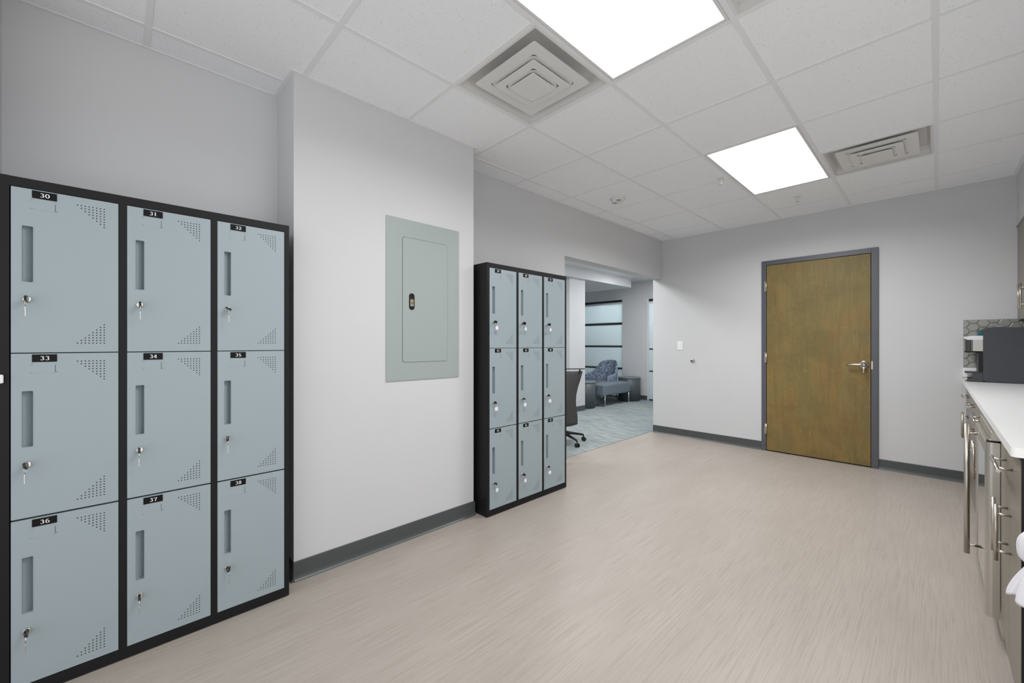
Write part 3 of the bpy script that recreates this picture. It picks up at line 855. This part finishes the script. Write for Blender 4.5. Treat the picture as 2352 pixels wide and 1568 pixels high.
cove('baseboard_lounge', [((-4.52, 5.77), (-4.52, 6.23), (1, 0)), ((-5.6, 5.77), (-4.52, 5.77), (0, -1)), ((-4.99, YL), (-4.375, YL), (0, -1)), ((-9.2, YL), (-6.25, YL), (0, -1))])

def window(name, x0, x1, z1, bands):
    zs = [.02] + [z for bnd in bands for z in bnd] + [z1 - .09]
    b = MB()
    for k_ in range(0, len(zs), 2): b.box(x0, YL + .03, zs[k_], x1, YL + .042, zs[k_ + 1], M['frost'])
    p = struct(b.build(name))
    b = MB()
    for z0_, z1_ in bands: b.box(x0, YL + .03, z0_, x1, YL + .042, z1_, M['clear_band'])
    b.build('clear_band', p)
    b = MB(); b.box(x0, YL + .01, z1 - .05, x1, YL + .06, z1, M['win_frame']); b.box(x0, YL + .02, z1 - .09, x1, YL + .05, z1 - .05, M['white_metal'])
    b.box(x0, YL + .01, 0, x1, YL + .06, .03, M['win_frame']); b.build('window_frame', p)
window('window_1', -6.25, -4.99, 2.235, [(.64, .685), (1.145, 1.19), (1.665, 1.72)])
window('window_2', -4.36, -3.40, 2.2, [(.62, .65), (1.10, 1.13)])
b = MB(); b.box(-4.375, YL - .005, 0, -4.345, YL + .06, 2.2, M['white_metal']); struct(b.build('trim_3'))
b = MB(); YR = YL + 2.2
b.box(-6.9, YR, 0, -2.9, YR + .1, ZT, W); b.box(-7.0, YL + .12, 0, -6.9, YR, ZT, W); b.box(-2.9, YL + .12, 0, -2.8, YR, ZT, W)
struct(b.build('wall_meeting_room'))
b = MB(); b.box(-6.9, YL + .12, -.1, -2.9, YR, 0.003, M['carpet']); struct(b.build('floor_meeting_room'))
b = MB(); b.box(-6.9, YL + .12, LC, -2.9, YR, LC + .1, M['white_metal']); struct(b.build('ceiling_meeting_room'))

def lounge_fill_light(x, y, label):  # unseen fixtures added to brighten the lounge and the frosted glass
    t = thing('ceiling_light', (x, y, LC), label, 'ceiling light', 'unseen lights added beyond the opening')
    b = MB(); b.box(-.31, -.31, -.006, .31, .31, 0, M['white_metal'], .002); b.build('frame', t)
    b = MB(); b.box(-.28, -.28, -.009, .28, .28, -.005, M['lounge_fill_on']); b.build('diffuser', t)
lounge_fill_light(-3.55, 6.9, 'unseen fill light added to the lounge ceiling nearest the frosted glass wall')
lounge_fill_light(-3.55, 4.6, 'unseen fill light added to the lounge ceiling just inside the opening above the office chair')
lounge_fill_light(-3.55, 2.4, 'unseen fill light added to the lounge ceiling beyond the wall behind the farther locker bank')
lounge_fill_light(-5.5, 9.2, 'unseen left light added in the room behind to backlight the frosted glass')  # this one and the next are added to brighten the panes from behind
lounge_fill_light(-4.3, 9.2, 'unseen right light added in the room behind to backlight the frosted glass')
lounge_fill_light(-6.9, 3.0, 'unseen fill light added deepest in the lounge, far left of the column')

def drum(x, y, r, h, label):
    t = thing('drum_table', (x, y, .004), label, 'side table', 'grey drum side tables in the lounge')
    b = MB(); b.lathe((0, 0, 0), [(r - .012, 0), (r - .012, .015), (r, .018), (r, h - .022)], M['drum'], 40); b.build('drum_base', t)
    b = MB(); b.lathe((0, 0, 0), [(r + .004, h - .022), (r + .006, h - .016), (r + .006, h - .004), (r, h)], M['drum_top'], 40); b.build('table_top', t)
drum(-4.76, 6.50, .235, .505, 'round charcoal drum table half hidden by the lounge column')
drum(-4.665, 8.045, .235, .505, 'round charcoal drum table standing against the lounge wall')

t = thing('bench', (-4.66, 7.255, .004), 'blue-grey upholstered bench on thin chrome legs between two drum tables', 'bench')
b = MB()
Wd, Ln = .20, .50
P = []
for iu in range(9):
    row = []; u = -1 + 2 * iu / 8
    for iv in range(13):
        v = -1 + 2 * iv / 12; row.append((u * Wd, v * Ln, .455 - .035 * (abs(u) ** 4) - .03 * abs(v) ** 4))
    P.append(row)
b.box(-Wd, -Ln, .215, Wd, Ln, .43, M['blue'], .03, 4); b.grid([[(p[0] * .93, p[1] * .95, p[2]) for p in row] for row in P], M['blue'])
b.build('cushion', t)
for s_ in (-1, 1):
    b = MB(); x = s_ * .27
    b.path([(.185, s_ * .44, .22), (.185, s_ * .44, .02), (.17, s_ * .44, .009), (-.17, s_ * .44, .009), (-.185, s_ * .44, .02), (-.185, s_ * .44, .22)], .009, M['chrome'], 8)
    b.build('leg', t)

# armchair: patterned shell wrapping round a seat cushion
t = thing('armchair', (-5.23, 7.78, .004), 'blue patterned lounge armchair with a sweeping back before the frosted glass', 'armchair', rz=R(-6))
b = MB(); inner = []; outer = []
N = 28
def shell(a, off, top):
    # a from -1 (right arm tip) to 1 (left arm tip); back at a=0, chair faces -Y
    th = a * R(118); r1, r2 = .365 + off, .33 + off
    x = math.sin(th) * r1; y = math.cos(th) * r2
    aa = abs(a); k_ = min(1, max(0, (aa - .30) / .34)); k_ = k_ * k_ * (3 - 2 * k_)
    hgt = .845 - .03 * (aa / .3) ** 4 * (aa < .3) - (.03 if aa >= .3 else 0) - .25 * k_ - .05 * max(0, aa - .64) / .36
    lean = (.10 if top else -.02)
    return (x * (1 + .02 * top), y + lean * math.cos(th) * (hgt - .3) / .55, hgt if top else .22)
G = []
for q in range(N + 1):
    a = -1 + 2 * q / N
    o0 = shell(a, .0, 0); o1 = shell(a, .0, 1); i1 = shell(a, -.07, 1); i0 = shell(a, -.09, 0)
    mid = tuple((o1[k_] + i1[k_]) / 2 + (0, 0, .02)[k_] for k_ in range(3))
    om = tuple(o0[k_] * .5 + o1[k_] * .5 for k_ in range(3))
    G.append([o0, om, o1, mid, i1, i0])
b.grid(G, M['tweed'], True, True)
for e_ in (G[0], G[-1]): b._tag([b.bm.faces.new([b.bm.verts.new(p) for p in e_])], M['tweed'])
ob = b.build('shell', t); sb = ob.modifiers.new('smooth', 'SUBSURF'); sb.levels = 1; sb.render_levels = 2
b = MB(); b.box(-.29, -.36, .27, .29, .26, .42, M['blue'], .045, 4); b.build('seat_cushion', t)
b = MB(); b.box(-.30, -.32, .20, .30, .28, .27, M['tweed'], .02, 2); b.build('seat_base', t)
for sx in (-1, 1):
    for sy in (-1, 1):
        b = MB(); b.tube((sx * .22, sy * .22, .21), (sx * .27, sy * .27, 0), .012, M['chrome'], .009); b.build('leg', t)

# task chair half hidden by the lockers
t = thing('task_chair', (-3.255, 3.995, .004), 'dark grey wheeled office chair half hidden behind the farther locker bank', 'office chair', rz=R(39))
b = MB(); G = []
prof = [(.905, .250), (.87, .242), (.80, .222), (.72, .196), (.63, .176), (.55, .170), (.47, .176), (.38, .188), (.30, .194), (.262, .190)]
for z, hw in prof:
    row = []
    for q in range(17):
        u = -1 + 2 * q / 16; x = u * hw; y = -.25 - .06 * (z - .3) + .07 * u * u - .04 * math.sin((z - .3) / .65 * PI)
        row.append((x, y, z - (.022 * (1 - u * u) if z < .3 else 0)))
    G.append(row)
b.grid(G, M['chair_shell'], True); ob = b.build('back_shell', t); sf = ob.modifiers.new('thick', 'SOLIDIFY'); sf.thickness = .03; sf.offset = -1
b = MB(); b.path([(-.275, -.20, .930), (-.12, -.275, .932), (0, -.29, .933), (.12, -.275, .932), (.275, -.20, .930)], .006, M['chair_black'], 8)
for s_ in (-1, 1): b.path([(s_ * .215, -.25, .93), (s_ * .215, -.262, .88)], .010, M['chair_black'], 8)
b.build('top_rail', t)
b = MB(); b.box(-.165, -.24, .40, .165, .22, .48, M['chair_shell'], .03, 3); b.build('seat', t)
b = MB(); b.tube((0, 0, .11), (0, 0, .40), .025, M['chair_black']); b.build('gas_column', t)
for k_ in range(5):
    a = R(-51.6 + 72 * k_); ex, ey = .297 * math.cos(a), .297 * math.sin(a)
    b = MB(); b.path([(0, 0, .125), (ex * .5, ey * .5, .108), (ex * .97, ey * .97, .082), (ex, ey, .055)], [.024, .018, .013, .008], M['chair_black'], 8); lg = b.build('base_arm', t)
    b = MB(); hx_, hy_ = -math.sin(a), math.cos(a)
    for s_ in (-1, 1): b.tube((ex + hx_ * s_ * .008, ey + hy_ * s_ * .008, .026), (ex + hx_ * s_ * .021, ey + hy_ * s_ * .021, .026), .025, M['chair_black'], seg=18)
    b.tube((ex - hx_ * .008, ey - hy_ * .008, .026), (ex + hx_ * .008, ey + hy_ * .008, .026), .010, M['chair_black'])
    b.build('caster', lg)
